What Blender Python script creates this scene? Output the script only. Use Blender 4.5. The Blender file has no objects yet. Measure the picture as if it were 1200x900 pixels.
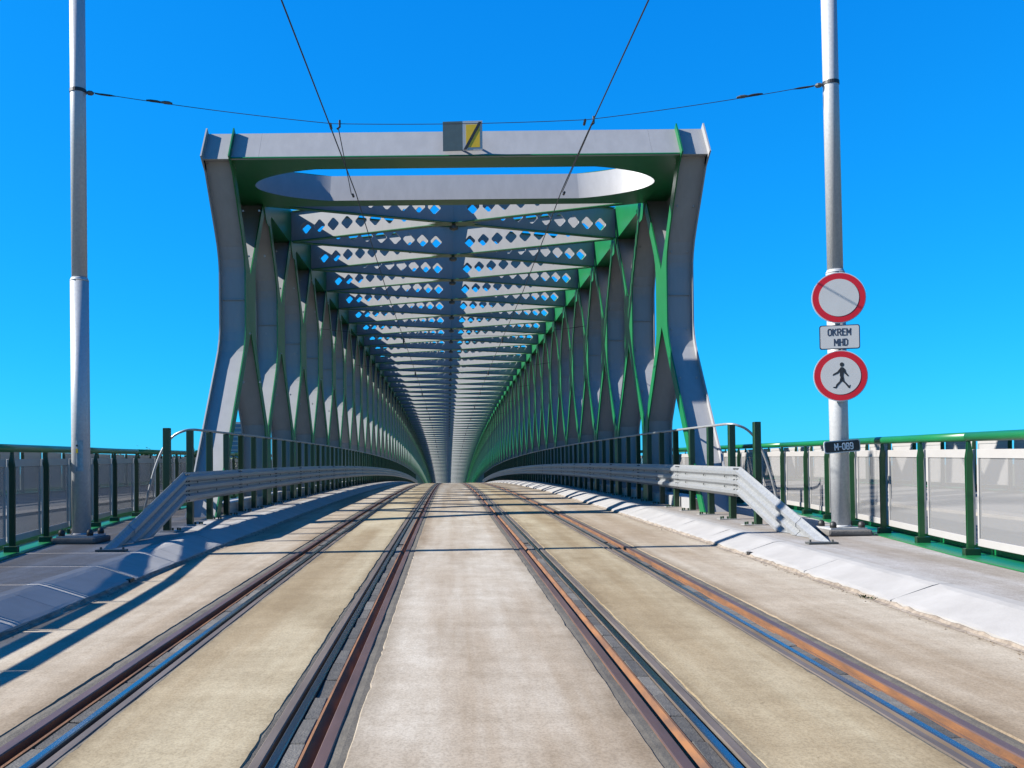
import bpy, bmesh, math, random
from mathutils import Vector, Matrix
random.seed(7)
R = math.radians
C = bpy.context.scene.collection
SC = bpy.context.scene

# ---------------------------------------------------------------- camera
CAMX, EYE = -0.23, 1.43
cd = bpy.data.cameras.new('camera'); cam = bpy.data.objects.new('camera', cd); C.objects.link(cam)
cd.sensor_fit = 'HORIZONTAL'; cd.sensor_width = 36.0; cd.lens = 31.8
cd.shift_x = (600 - 525) / 1200; cd.shift_y = (526 - 450) / 1200
cd.clip_start = 0.1; cd.clip_end = 6000
cam.matrix_world = Matrix.Translation((CAMX, 0, EYE)) @ Matrix.Rotation(R(91.2), 4, 'X') @ Matrix.Rotation(R(-0.6), 4, 'Z')
SC.camera = cam

# ---------------------------------------------------------------- sky and sun
SUN_EL = 34.6
SUN_DIR = Vector((-math.cos(R(SUN_EL)), -0.045, math.sin(R(SUN_EL)))).normalized()   # towards the sun
w = bpy.data.worlds.new('World'); SC.world = w; w.use_nodes = True
nt = w.node_tree; nt.nodes.clear()
sky = nt.nodes.new('ShaderNodeTexSky'); sky.sky_type = 'NISHITA'; sky.sun_disc = False
sky.sun_elevation = R(SUN_EL); sky.sun_rotation = math.atan2(SUN_DIR.x, SUN_DIR.y)
sky.air_density = 1.0; sky.dust_density = 0.15; sky.ozone_density = 3.0; sky.altitude = 200
# the photograph's strongly saturated grading of the sky: one response per channel, the same in every direction
sep = nt.nodes.new('ShaderNodeSeparateColor'); com = nt.nodes.new('ShaderNodeCombineColor')
def chan(name, gain, power):
    p = nt.nodes.new('ShaderNodeMath'); p.operation = 'POWER'; p.inputs[1].default_value = power
    g = nt.nodes.new('ShaderNodeMath'); g.operation = 'MULTIPLY'; g.inputs[1].default_value = gain
    nt.links.new(sep.outputs[name], p.inputs[0]); nt.links.new(p.outputs[0], g.inputs[0]); nt.links.new(g.outputs[0], com.inputs[name])
chan('Red', 0.022, 1.6); chan('Green', 1.10, 0.70); chan('Blue', 3.25, 0.45)
bg = nt.nodes.new('ShaderNodeBackground'); bg.inputs['Strength'].default_value = 0.055
wo = nt.nodes.new('ShaderNodeOutputWorld')
nt.links.new(sky.outputs[0], sep.inputs[0]); nt.links.new(com.outputs[0], bg.inputs['Color']); nt.links.new(bg.outputs[0], wo.inputs['Surface'])
sl = bpy.data.lights.new('sun', 'SUN'); sl.energy = 5.0; sl.angle = R(0.5); sl.color = (1.0, 0.955, 0.88)
so = bpy.data.objects.new('sun', sl); C.objects.link(so); so.location = (-30, 0, 40)
so.rotation_euler = SUN_DIR.to_track_quat('Z', 'Y').to_euler()
SC.view_settings.view_transform = 'Standard'; SC.view_settings.look = 'None'
SC.view_settings.exposure = 1.55; SC.view_settings.gamma = 1.0
SC.view_settings.use_curve_mapping = False
SC.render.engine = 'CYCLES'

# ---------------------------------------------------------------- helpers
def zr(y):                       # longitudinal profile of the bridge road
    return 0.02 * y - y * y / 4224.0
def slope(y):
    return 0.02 - y / 2112.0
YS = [-14, -8, -4, 0, 2] + [2 + 1.5 * i for i in range(1, 30)] + [48 + 3 * i for i in range(0, 27)] + [130 + 8 * i for i in range(0, 20)]

def newobj(name, me, mats, parent=None):
    o = bpy.data.objects.new(name, me); C.objects.link(o)
    if me is not None and mats is not None:
        if not isinstance(mats, (list, tuple)): mats = [mats]
        if not me.materials:
            for m in mats: me.materials.append(m)
    if parent is not None: o.parent = parent
    return o
def bobj(name, bm, mats, parent=None, smooth=False):
    me = bpy.data.meshes.new(name)
    bmesh.ops.recalc_face_normals(bm, faces=bm.faces[:])
    bm.to_mesh(me); bm.free()
    if smooth:
        for p in me.polygons: p.use_smooth = True
    return newobj(name, me, mats, parent)
def empty(name, loc=(0, 0, 0), rot=(0, 0, 0)):
    o = bpy.data.objects.new(name, None); C.objects.link(o); o.location = loc; o.rotation_euler = rot
    o.empty_display_size = 0.3
    return o
def tag(o, label, cat, group=None):
    o['label'] = label; o['category'] = cat
    if group: o['group'] = group
    return o
def struct(o):
    o['kind'] = 'structure'; return o
def copyobj(o, parent=None):
    c = o.copy(); C.objects.link(c); c.parent = parent
    return c
def box(bm, x0, x1, y0, y1, z0, z1, M=None):
    vs = [Vector((x, y, z)) for z in (z0, z1) for y in (y0, y1) for x in (x0, x1)]
    if M is not None: vs = [M @ v for v in vs]
    v = [bm.verts.new(p) for p in vs]
    for f in ((0, 2, 3, 1), (4, 5, 7, 6), (0, 1, 5, 4), (2, 6, 7, 3), (0, 4, 6, 2), (1, 3, 7, 5)):
        bm.faces.new([v[i] for i in f])
    return v
def bevel(bm, w, seg=1):
    bmesh.ops.recalc_face_normals(bm, faces=bm.faces[:])
    bmesh.ops.bevel(bm, geom=bm.edges[:] , offset=w, segments=seg, affect='EDGES', profile=0.6)
def sweep(bm, path, prof, frames, closed=True, caps=True):
    """path: list of Vector; prof: list of (a,b); frames: list of (A,B) axis vectors."""
    rings = []
    for p, (A, B) in zip(path, frames):
        rings.append([bm.verts.new(p + A * a + B * b) for a, b in prof])
    n = len(prof)
    for r0, r1 in zip(rings, rings[1:]):
        for i in range(n if closed else n - 1):
            j = (i + 1) % n
            bm.faces.new((r0[i], r0[j], r1[j], r1[i]))
    if caps and closed:
        bm.faces.new(rings[0][::-1]); bm.faces.new(rings[-1])
    return rings
def tube(bm, pts, r, n=8, caps=True):
    pts = [Vector(p) for p in pts]; fr = []
    A = None
    for i, p in enumerate(pts):
        t = (pts[min(i + 1, len(pts) - 1)] - pts[max(i - 1, 0)]).normalized()
        if A is None:
            A = t.cross(Vector((0, 0, 1)))
            if A.length < 1e-3: A = Vector((1, 0, 0))
        A = (A - t * A.dot(t)).normalized(); fr.append((A, t.cross(A)))
    rr = r if isinstance(r, (list, tuple)) else [r] * len(pts)
    rings = []
    for p, (a, b), q in zip(pts, fr, rr):
        rings.append([bm.verts.new(p + (a * math.cos(2 * math.pi * k / n) + b * math.sin(2 * math.pi * k / n)) * q) for k in range(n)])
    for r0, r1 in zip(rings, rings[1:]):
        for i in range(n):
            bm.faces.new((r0[i], r0[(i + 1) % n], r1[(i + 1) % n], r1[i]))
    if caps:
        bm.faces.new(rings[0][::-1]); bm.faces.new(rings[-1])
def long_prof(bm, prof, ys, closed=True):
    """profile of (x,z) swept along the road's longitudinal curve."""
    sweep(bm, [Vector((0, y, zr(y))) for y in ys], prof, [(Vector((1, 0, 0)), Vector((0, 0, 1)))] * len(ys), closed, closed)
def yrange(a, b):
    return [a] + [y for y in YS if a + 0.01 < y < b - 0.01] + [b]

# ---------------------------------------------------------------- materials
ALB = 0.68
def mat(name, col, rough=0.6, metal=0.0, var=0.0, scale=3.0, bump=0.0, bscale=30.0, col2=None, detail=6.0, stretch=(1, 1, 1), spec=0.5):
    col = tuple(c * ALB for c in col); col2 = tuple(c * ALB for c in col2) if col2 else None
    m = bpy.data.materials.new(name); m.use_nodes = True
    n = m.node_tree; b = n.nodes['Principled BSDF']
    b.inputs['Roughness'].default_value = rough; b.inputs['Metallic'].default_value = metal
    b.inputs['Specular IOR Level'].default_value = spec
    b.inputs['Base Color'].default_value = (*col, 1)
    if var or bump or col2:
        tc = n.nodes.new('ShaderNodeTexCoord'); mp = n.nodes.new('ShaderNodeMapping'); mp.inputs['Scale'].default_value = stretch
        n.links.new(tc.outputs['Object'], mp.inputs['Vector'])
        no = n.nodes.new('ShaderNodeTexNoise'); no.inputs['Scale'].default_value = scale; no.inputs['Detail'].default_value = detail
        no.inputs['Roughness'].default_value = 0.62
        n.links.new(mp.outputs[0], no.inputs['Vector'])
        if var or col2:
            c2 = col2 if col2 else tuple(c * (1 - var) for c in col)
            r = n.nodes.new('ShaderNodeValToRGB'); r.color_ramp.elements[0].position = 0.36; r.color_ramp.elements[1].position = 0.64
            r.color_ramp.elements[0].color = (*c2, 1); r.color_ramp.elements[1].color = (*col, 1)
            n.links.new(no.outputs['Fac'], r.inputs['Fac']); n.links.new(r.outputs['Color'], b.inputs['Base Color'])
        if bump:
            nb = n.nodes.new('ShaderNodeTexNoise'); nb.inputs['Scale'].default_value = bscale; nb.inputs['Detail'].default_value = 4
            n.links.new(tc.outputs['Object'], nb.inputs['Vector'])
            bu = n.nodes.new('ShaderNodeBump'); bu.inputs['Strength'].default_value = bump; bu.inputs['Distance'].default_value = 0.02
            n.links.new(nb.outputs['Fac'], bu.inputs['Height']); n.links.new(bu.outputs['Normal'], b.inputs['Normal'])
    return m

def concrete(name, col, dark, warm, rough=0.85, xc=None, hw=1.0):
    """broom-finished concrete: fine speckle, crossways brush streaks, large stains."""
    col = tuple(c * ALB for c in col); warm = tuple(c * ALB for c in warm)
    m = bpy.data.materials.new(name); m.use_nodes = True
    n = m.node_tree; L = n.links.new; b = n.nodes['Principled BSDF']; b.inputs['Roughness'].default_value = rough
    b.inputs['Specular IOR Level'].default_value = 0.25
    g = n.nodes.new('ShaderNodeNewGeometry')
    def noise(scale, st=(1, 1, 1), det=6, rg=0.6):
        mp = n.nodes.new('ShaderNodeMapping'); mp.inputs['Scale'].default_value = st
        L(g.outputs['Position'], mp.inputs['Vector'])
        t = n.nodes.new('ShaderNodeTexNoise'); t.inputs['Scale'].default_value = scale; t.inputs['Detail'].default_value = det; t.inputs['Roughness'].default_value = rg
        L(mp.outputs[0], t.inputs['Vector']); return t.outputs['Fac']
    def ramp(f, p0, p1, c0, c1):
        r = n.nodes.new('ShaderNodeValToRGB'); e = r.color_ramp.elements
        e[0].position = p0; e[1].position = p1; e[0].color = (*c0, 1); e[1].color = (*c1, 1)
        L(f, r.inputs['Fac']); return r.outputs['Color']
    def mix(f, a, bb, mode='MIX'):
        x = n.nodes.new('ShaderNodeMix'); x.data_type = 'RGBA'; x.blend_type = mode
        if isinstance(f, float): x.inputs['Factor'].default_value = f
        else: L(f, x.inputs['Factor'])
        for s, v in (('A', a), ('B', bb)):
            sock = [q for q in x.inputs if q.name == s and q.type == 'RGBA'][0]
            if isinstance(v, tuple): sock.default_value = (*v, 1)
            else: L(v, sock)
        return [q for q in x.outputs if q.type == 'RGBA'][0]
    base = ramp(noise(0.9, (1, .6, 1), 8, .65), 0.35, 0.66, warm, col)
    st = ramp(noise(1.3, (0.45, 2.6, 1), 9, .72), 0.38, 0.62, (0.83, 0.81, 0.78), (1.0, 1.0, 1.0))
    c = mix(0.7, base, st, 'MULTIPLY')
    c = mix(0.85, c, ramp(noise(0.75, (2.0, .10, 1), 5, .6), 0.40, 0.58, (0.74, 0.66, 0.57), (1.03, 1.03, 1.03)), 'MULTIPLY')
    c = mix(0.6, c, ramp(noise(2.6, (1, .45, 1), 8, .7), 0.40, 0.58, (0.80, 0.77, 0.73), (1.04, 1.04, 1.04)), 'MULTIPLY')
    c = mix(0.5, c, ramp(noise(3.5, (.12, 6.0, 1), 6, .75), 0.26, 0.36, (0.62, 0.58, 0.54), (1, 1, 1)), 'MULTIPLY')
    sp = ramp(noise(70, (1, .7, 1), 3, .7), 0.36, 0.58, (0.62, 0.60, 0.57), (1.06, 1.06, 1.06))
    c = mix(0.55, c, sp, 'MULTIPLY')
    c = mix(0.3, c, ramp(noise(12, (1, .8, 1), 8, .75), 0.38, 0.60, (0.76, 0.73, 0.69), (1.05, 1.05, 1.05)), 'MULTIPLY')
    spots = ramp(noise(17, (1, .8, 1), 4, .8), 0.27, 0.33, dark, (1, 1, 1))
    c = mix(0.6, c, spots, 'MULTIPLY')
    if xc is not None:                 # grime gathered along the joints beside the rails
        def math_(op, a, v=None):
            q = n.nodes.new('ShaderNodeMath'); q.operation = op; L(a, q.inputs[0])
            if v is not None:
                if isinstance(v, float): q.inputs[1].default_value = v
                else: L(v, q.inputs[1])
            return q.outputs[0]
        sx_ = n.nodes.new('ShaderNodeSeparateXYZ'); L(g.outputs['Position'], sx_.inputs[0])
        dd = math_('DIVIDE', math_('ABSOLUTE', math_('SUBTRACT', math_('ABSOLUTE', sx_.outputs['X']), xc)), hw)
        dd = math_('ADD', dd, math_('MULTIPLY', math_('SUBTRACT', noise(3.2, (1, .35, 1), 8, .7), .5), .55))
        c = mix(0.6, c, ramp(dd, 0.76, 1.02, (1, 1, 1), (0.50, 0.44, 0.36)), 'MULTIPLY')
    L(c, b.inputs['Base Color'])
    bu = n.nodes.new('ShaderNodeBump'); bu.inputs['Strength'].default_value = 0.22; bu.inputs['Distance'].default_value = 0.010
    L(noise(30, (0.7, 1.5, 1), 6, .7), bu.inputs['Height']); L(bu.outputs['Normal'], b.inputs['Normal'])
    return m

M = {}
M['slab_center'] = concrete('concrete_center', (0.480, 0.440, 0.378), (0.45, 0.42, 0.38), (0.415, 0.362, 0.292), xc=0.0, hw=.74)
M['slab_track'] = concrete('concrete_track', (0.435, 0.380, 0.268), (0.40, 0.36, 0.30), (0.360, 0.302, 0.198), xc=1.62, hw=.45)
M['slab_side'] = concrete('concrete_side', (0.480, 0.430, 0.355), (0.45, 0.42, 0.38), (0.410, 0.355, 0.280), xc=3.15, hw=.63)
M['kerb'] = mat('kerb_concrete', (0.345, 0.333, 0.322), 0.85, col2=(0.295, 0.283, 0.272), scale=2.5, detail=9, bump=0.12, bscale=60)
M['pave'] = concrete('pavement_concrete', (0.385, 0.38, 0.385), (0.8, 0.8, 0.8), (0.355, 0.35, 0.35))
M['mortar'] = mat('dirty_mortar', (0.30, 0.25, 0.20), 0.95, col2=(0.15, 0.12, 0.095), scale=9, detail=8, bump=0.5, bscale=50)
M['asphalt'] = mat('footpath_asphalt', (0.13, 0.127, 0.124), 0.9, var=0.25, scale=1.5, bump=0.3, bscale=120)
M['light_strip'] = mat('pale_edge_concrete', (0.34, 0.31, 0.28), 0.85, var=0.2, scale=2.0)
M['sealant'] = mat('rubber_sealant', (0.072, 0.062, 0.048), 0.85, col2=(0.115, 0.100, 0.077), scale=6, bump=0.3, bscale=60)
M['block1'] = mat('filler_block_grey', (0.105, 0.098, 0.088), 0.8, col2=(0.068, 0.063, 0.056), scale=14, bump=0.4, bscale=70)
M['block2'] = mat('filler_block_dark', (0.075, 0.07, 0.062), 0.8, col2=(0.045, 0.042, 0.038), scale=14, bump=0.4, bscale=70)
M['block3'] = mat('filler_block_pale', (0.145, 0.135, 0.12), 0.8, col2=(0.095, 0.088, 0.078), scale=14, bump=0.4, bscale=70)
M['trough'] = mat('trough_dirt', (0.05, 0.042, 0.035), 0.95, var=0.4, scale=8)
M['rust'] = mat('rusty_steel', (0.225, 0.092, 0.028), 0.85, 0.0, col2=(0.105, 0.048, 0.024), scale=12, bump=0.2, bscale=80, stretch=(1, .2, 1))
M['brown_rail'] = mat('brown_rail_head', (0.135, 0.082, 0.070), 0.45, 0.2, col2=(0.09, 0.055, 0.047), scale=6, stretch=(1, .15, 1))
M['polish'] = mat('polished_rail_head', (0.55, 0.55, 0.55), 0.25, 1.0, col2=(0.46, 0.455, 0.45), scale=2, stretch=(1, .05, 1))
M['lip'] = mat('rail_lip_steel', (0.17, 0.135, 0.11), 0.55, 0.2, col2=(0.11, 0.085, 0.067), scale=5, stretch=(1, .2, 1))
M['grey_steel'] = mat('grey_painted_steel', (0.328, 0.328, 0.335), 0.5, var=0.10, scale=1.6, bump=0.02, bscale=8, stretch=(3, 2.2, .45), detail=8)
M['green'] = mat('green_painted_steel', (0.003, 0.150, 0.042), 0.38, var=0.12, scale=1.5)
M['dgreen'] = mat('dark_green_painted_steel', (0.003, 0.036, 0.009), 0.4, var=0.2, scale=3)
M['galv'] = mat('galvanised_steel', (0.40, 0.41, 0.415), 0.42, 0.45, col2=(0.31, 0.32, 0.33), scale=22, bump=0.03, bscale=40)
M['galv_pole'] = mat('galvanised_pole', (0.50, 0.51, 0.52), 0.42, 0.15, col2=(0.42, 0.43, 0.445), scale=30, bump=0.03, bscale=40)
M['white'] = mat('white_painted_steel', (0.37, 0.355, 0.345), 0.5, var=0.06, scale=4)
M['panelgrey'] = mat('light_grey_panel', (0.36, 0.35, 0.345), 0.6, var=0.08, scale=2)
M['black'] = mat('black_rubber', (0.015, 0.014, 0.014), 0.55)
M['wire'] = mat('dark_wire', (0.03, 0.03, 0.033), 0.5, 0.3)
M['ceramic'] = mat('brown_insulator', (0.10, 0.085, 0.07), 0.35)
M['pedestal'] = mat('pole_grout', (0.17, 0.16, 0.15), 0.9, var=0.25, scale=8, bump=0.3, bscale=50)
M['bolt'] = mat('bolt_steel', (0.12, 0.125, 0.12), 0.5, 0.5)
M['zinc'] = mat('zinc_plate', (0.42, 0.41, 0.39), 0.5, 0.2, var=0.15, scale=12)
M['sign_red'] = mat('sign_red', (0.50, 0.004, 0.010), 0.4, var=0.06, scale=5)
M['sign_white'] = mat('sign_white', (0.50, 0.495, 0.485), 0.45, var=0.05, scale=4)
M['sign_edge'] = mat('sign_edge', (0.55, 0.57, 0.58), 0.45, 0.3)
M['sign_black'] = mat('sign_black', (0.012, 0.012, 0.014), 0.5)
M['sign_ink'] = mat('sign_ink', (0.02, 0.03, 0.06), 0.5)
M['letter_white'] = mat('letter_white', (0.8, 0.8, 0.8), 0.5)
M['yellow'] = mat('sign_yellow', (0.85, 0.52, 0.006), 0.45, var=0.08, scale=6)
M['teal_grey'] = mat('teal_grey_panel', (0.085, 0.125, 0.125), 0.55, var=0.15, scale=8)
M['seam'] = mat('weld_seam', (0.34, 0.35, 0.36), 0.5)
# perforated sheet: holes far too small to model, a fixed share of light passes
def perforated():
    m = bpy.data.materials.new('perforated_sheet'); m.use_nodes = True; n = m.node_tree
    b = n.nodes['Principled BSDF']; b.inputs['Base Color'].default_value = (0.175, 0.172, 0.172, 1); b.inputs['Roughness'].default_value = 0.6
    t = n.nodes.new('ShaderNodeBsdfTransparent'); x = n.nodes.new('ShaderNodeMixShader'); x.inputs['Fac'].default_value = 0.53
    n.links.new(t.outputs[0], x.inputs[1]); n.links.new(b.outputs[0], x.inputs[2])
    n.links.new(x.outputs[0], n.nodes['Material Output'].inputs['Surface'])
    return m
M['mesh'] = perforated()
M['leaf'] = mat('leaf', (0.055, 0.11, 0.025), 0.6, var=0.45, scale=0.8)
M['bark'] = mat('bark', (0.09, 0.065, 0.045), 0.9, var=0.3, scale=6)
M['grass'] = mat('bank_grass', (0.07, 0.10, 0.035), 0.95, col2=(0.12, 0.115, 0.06), scale=0.05)
M['glassblue'] = mat('blue_glass_wall', (0.05, 0.12, 0.22), 0.2, var=0.2, scale=0.3)
M['facade'] = mat('pale_facade', (0.45, 0.44, 0.42), 0.8, var=0.1, scale=0.3)

# ================================================================= SETTING
# terrain
bm = bmesh.new(); bmesh.ops.create_grid(bm, x_segments=8, y_segments=8, size=5000)
for v in bm.verts: v.co.z = -11
struct(bobj('terrain', bm, M['grass']))
bm = bmesh.new(); box(bm, -900, 900, 60, 240, -11.4, -10.9); struct(bobj('river', bm, mat('river_water', (0.05, 0.075, 0.07), 0.08)))

# ---- road: trough floor with slabs, blocks, sealant as pieces
HALF = 3.78
bm = bmesh.new(); long_prof(bm, [(-HALF - .3, -0.40), (HALF + .3, -0.40), (HALF + .3, -0.075), (-HALF - .3, -0.075)], YS)
road = struct(bobj('road', bm, M['trough']))
TC = 1.62                                   # track centre offset
def strip(name, xa, xb, m, jit_a, jit_b, ztop=0.0, ys=None, step=0.09, yend=32):
    """a long slab whose edges beside a rail are ragged where the camera can tell."""
    rnd = random.Random(int(xa * 1000) + 31)
    ysf = []
    y = 1.2
    ysf = [-14, -8, -4, 0]
    while y < yend:
        ysf.append(y); y += step
    ysf += [q for q in YS if q > yend + .5]
    bm = bmesh.new(); prev = None; wa = wb = 0
    for y in ysf:
        f = 1.0 if y < 30 else 0.0
        wa = wa * .6 + rnd.uniform(-1, 1) * jit_a * f * .5; wb = wb * .6 + rnd.uniform(-1, 1) * jit_b * f * .5
        a = xa + wa + (rnd.random() < .06) * jit_a * 1.2 * f; b_ = xb + wb - (rnd.random() < .06) * jit_b * 1.2 * f
        z = zr(y)
        e = 0.008
        pts = [(a, -.075), (a, ztop - e), (a + e, ztop), (b_ - e, ztop), (b_, ztop - e), (b_, -.075)]
        ring = [bm.verts.new((px, y, z + pz)) for px, pz in pts]
        if prev:
            for i in range(5): bm.faces.new((prev[i], prev[i + 1], ring[i + 1], ring[i]))
        prev = ring
    return bobj(name, bm, m, road)
o = strip('concrete_slab', -0.725, 0.725, M['slab_center'], .007, .007); o['label'] = 'pale central concrete strip between the two tracks'
for s in (-1, 1):
    a, b_ = sorted((s * 1.180, s * 2.060)); strip('concrete_slab', a, b_, M['slab_track'], .007, .007)
    if s < 0: strip('concrete_slab', -HALF - .02, -2.525, M['slab_side'], 0, .007)
    else: strip('concrete_slab', 2.525, HALF + .02, M['slab_side'], .007, 0)

# rail-pair layout, d = distance from the track centre towards one side (mirrored)
# lip .46-.515 | groove | polished .535-.59 | blocks .59-.675 | wide groove | brown .755-.82 | sealant .82-.935
def rail_obj(name, xa, xb, ztop, m_top, m_side, label):
    bm = bmesh.new()
    a, b_ = min(xa, xb), max(xa, xb); e = 0.006
    prof = [(a, -.075), (a, ztop - e), (a + e, ztop), (b_ - e, ztop), (b_, ztop - e), (b_, -.075)]
    rings = []
    for y in YS: rings.append([bm.verts.new((px, y, zr(y) + pz)) for px, pz in prof])
    for r0, r1 in zip(rings, rings[1:]):
        for i in range(5):
            f = bm.faces.new((r0[i], r0[i + 1], r1[i + 1], r1[i]))
            f.material_index = 1 if i in (0, 4) else 0
    return bobj(name, bm, [m_top, m_side])
TR = {-1: 'of the track beside the shaded kerb', 1: 'of the track beside the sunlit kerb'}
for t in (-1, 1):
    for s in (-1, 1):
        c = t * TC
        pos = 'close to the central slab' if s != t else 'on the kerb side'
        X = lambda d: c + s * d
        tag(rail_obj('tram_rail', X(.541), X(.588), 0.004, M['polish'], M['lip'], ''), 'polished narrow running rail %s, %s' % (pos, TR[t]), 'tram rail', 'tram rails in the road')
        tag(rail_obj('tram_rail', X(.755), X(.82), 0.002, M['brown_rail'], M['rust'], ''), 'brown unpolished outer rail %s, %s' % (pos, TR[t]), 'tram rail', 'tram rails in the road')
        tag(rail_obj('guard_lip', X(.46), X(.515), -0.003, M['lip'], M['sealant'], ''), 'thin brown steel lip by the polished rail %s, %s' % (pos.replace('close to the central slab', 'near central slab').replace('on the kerb', 'on kerb'), TR[t].replace('the track beside the', 'track by')), 'rail lip', 'steel lips in the road')
        bm = bmesh.new(); rr = [[bm.verts.new((X(d_), y, zr(y) + z_)) for d_, z_ in ((.676, -.075), (.676, -.008), (.690, -.006), (.737, -.052), (.737, -.075))] for y in YS]
        for r0, r1 in zip(rr, rr[1:]):
            for i in range(4): bm.faces.new((r0[i], r0[i + 1], r1[i + 1], r1[i]))
        o = bobj('groove_bar', bm, M['rust'], road); o['label'] = 'rusty sloping steel bar along the rail groove'
        # sealant joints and the filler beyond the separate blocks
        for (d0, d1, zt) in ((.42, .46, -.007), (.82, .912, -.006)):
            bm = bmesh.new(); a, b_ = sorted((X(d0), X(d1)))
            rnd = random.Random(int(a * 977)); prev = None
            ys = [-14, -4, 0] + [1.5 + .35 * i for i in range(80)] + [q for q in YS if q > 31]
            for y in ys:
                k = rnd.uniform(0, .006) if y < 29 else 0
                ring = [bm.verts.new((px, y, zr(y) + pz)) for px, pz in ((a, -.075), (a, zt - k), ((a + b_) / 2, zt + .004 - k), (b_, zt - k), (b_, -.075))]
                if prev:
                    for i in range(4): bm.faces.new((prev[i], prev[i + 1], ring[i + 1], ring[i]))
                prev = ring
            bobj('joint_sealant', bm, M['sealant'], road)
        bm = bmesh.new(); a, b_ = sorted((X(.590), X(.675)))
        ys = [14.4] + [q for q in YS if q > 15]
        long_prof(bm, [(a, -.075), (a, -.012), (b_, -.012), (b_, -.075)], ys)
        o = bobj('filler_strip', bm, M['block1'], road)
        bm = bmesh.new(); long_prof(bm, [(a, -.075), (a, -.03), (b_, -.03), (b_, -.075)], [q for q in YS if q < 3] + [3.2])
        bobj('filler_strip', bm, M['block1'], road)
# separate filler blocks (share meshes)
bl = []
for k, mk in enumerate(('block1', 'block2', 'block3', 'block1', 'block2')):
    bm = bmesh.new(); rnd = random.Random(k)
    box(bm, -.0405, .0405, -.205, .205, -.063, 0); bevel(bm, .006)
    for v in bm.verts: v.co.x += rnd.uniform(-.004, .004); v.co.z += rnd.uniform(-.003, .003)
    me = bpy.data.meshes.new('filler_block'); bmesh.ops.recalc_face_normals(bm, faces=bm.faces[:]); bm.to_mesh(me); bm.free(); me.materials.append(M[mk]); bl.append(me)
for t in (-1, 1):
    for s in (-1, 1):
        for k in range(26):
            y = 3.42 + .425 * k
            o = newobj('filler_block', random.choice(bl), None, road)
            o.location = (t * TC + s * .6335, y, zr(y) - .010 + random.uniform(-.006, .003))
            o.rotation_euler = (random.uniform(-.01, .01) + .02, random.uniform(-.03, .03), random.uniform(-.006, .006))

# ---- kerbs: each stone a piece
KPROF = [(3.76, -.10), (3.76, .045), (3.80, .062), (4.13, .172), (4.20, .186), (4.32, .186), (4.32, -.10)]
for s in (-1, 1):
    bm = bmesh.new(); long_prof(bm, [(s * x, z) for x, z in KPROF], [74.2] + [y for y in YS if y > 75])
    kerb = struct(bobj('kerb', bm, M['kerb']))
    bm = bmesh.new(); rnd = random.Random(77 + s); prev = None; yy = -4.0; wv = 0
    while yy < 40:
        wv = wv * .7 + rnd.uniform(-.010, .012); hz_ = .028 + rnd.uniform(-.008, .014)
        ring = [bm.verts.new((s * x, yy, zr(yy) + z)) for x, z in ((3.735 - wv - .03, .0025), (3.738 - wv * .4, hz_ * .35), (3.748, hz_), (3.775, hz_ + .004))]
        if prev:
            for i in range(3): bm.faces.new((prev[i], prev[i + 1], ring[i + 1], ring[i]))
        prev = ring; yy += .11
    bobj('mortar_strip', bm, M['mortar'], kerb)
    # a few shared stone meshes, slightly uneven
    meshes = []
    for k in range(4):
        bm = bmesh.new(); rnd = random.Random(40 + k + s)
        n = 9; rings = []
        for i in range(n):
            y = -1.0 + 2.0 * i / (n - 1); y = max(-.994, min(.994, y))
            rings.append([bm.verts.new((s * (x + (rnd.uniform(-.006, .006) if j < 2 else (rnd.uniform(-.006, .006) if j == 3 else 0))), y,
                          z + (rnd.uniform(-.003, .003) if 0 < j < 5 else 0))) for j, (x, z) in enumerate(KPROF)])
        for r0, r1 in zip(rings, rings[1:]):
            for i in range(7): bm.faces.new((r0[i], r0[(i + 1) % 7], r1[(i + 1) % 7], r1[i]))
        bm.faces.new(rings[0][::-1]); bm.faces.new(rings[-1])
        me = bpy.data.meshes.new('kerb_stone'); bmesh.ops.recalc_face_normals(bm, faces=bm.faces[:]); bm.to_mesh(me); bm.free(); me.materials.append(M['kerb']); meshes.append(me)
    y = -4.8
    while y < 74:
        o = newobj('kerb_stone', random.choice(meshes), None, kerb)
        o.location = (random.uniform(-.004, .004), y, zr(y)); o.rotation_euler = (math.atan(slope(y)), 0, 0)
        if abs(y - (8.6 + (0 if s < 0 else 2.0))) < 1.0:
            bm = bmesh.new(); box(bm, s * 3.80, s * 3.745, y + .80, y + .92, zr(y) - .01, zr(y) + .075)
            bobj('drain_opening', bm, M['black'], kerb)  # solid black block, its colour stands for the shade inside the hole
        y += 2.0
# dirt and crumbs along the foot of the sunlit kerb
bm = bmesh.new(); rnd = random.Random(5)
for i in range(900):
    y = rnd.uniform(3, 22); side = 1 if rnd.random() < .8 else -1
    x = side * (3.75 - abs(rnd.gauss(0, .05))); r_ = rnd.uniform(.004, .014)
    z = zr(y)
    p = [Vector((x + rnd.uniform(-r_, r_), y + rnd.uniform(-r_, r_) * 1.5, z + r_ * .8))] + [Vector((x + r_ * math.cos(a + i), y + 1.6 * r_ * math.sin(a + i), z)) for a in (0, 2.1, 4.2)]
    v = [bm.verts.new(q) for q in p]
    for f in ((0, 1, 2), (0, 2, 3), (0, 3, 1)): bm.faces.new([v[q] for q in f])
o = bobj('gutter_grit', bm, mat('grit', (0.22, 0.17, 0.12), 0.95, var=0.5, scale=40)); o['kind'] = 'stuff'
o['label'] = 'brown grit and crumbs along the foot of the kerbs'; o['category'] = 'grit'

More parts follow.
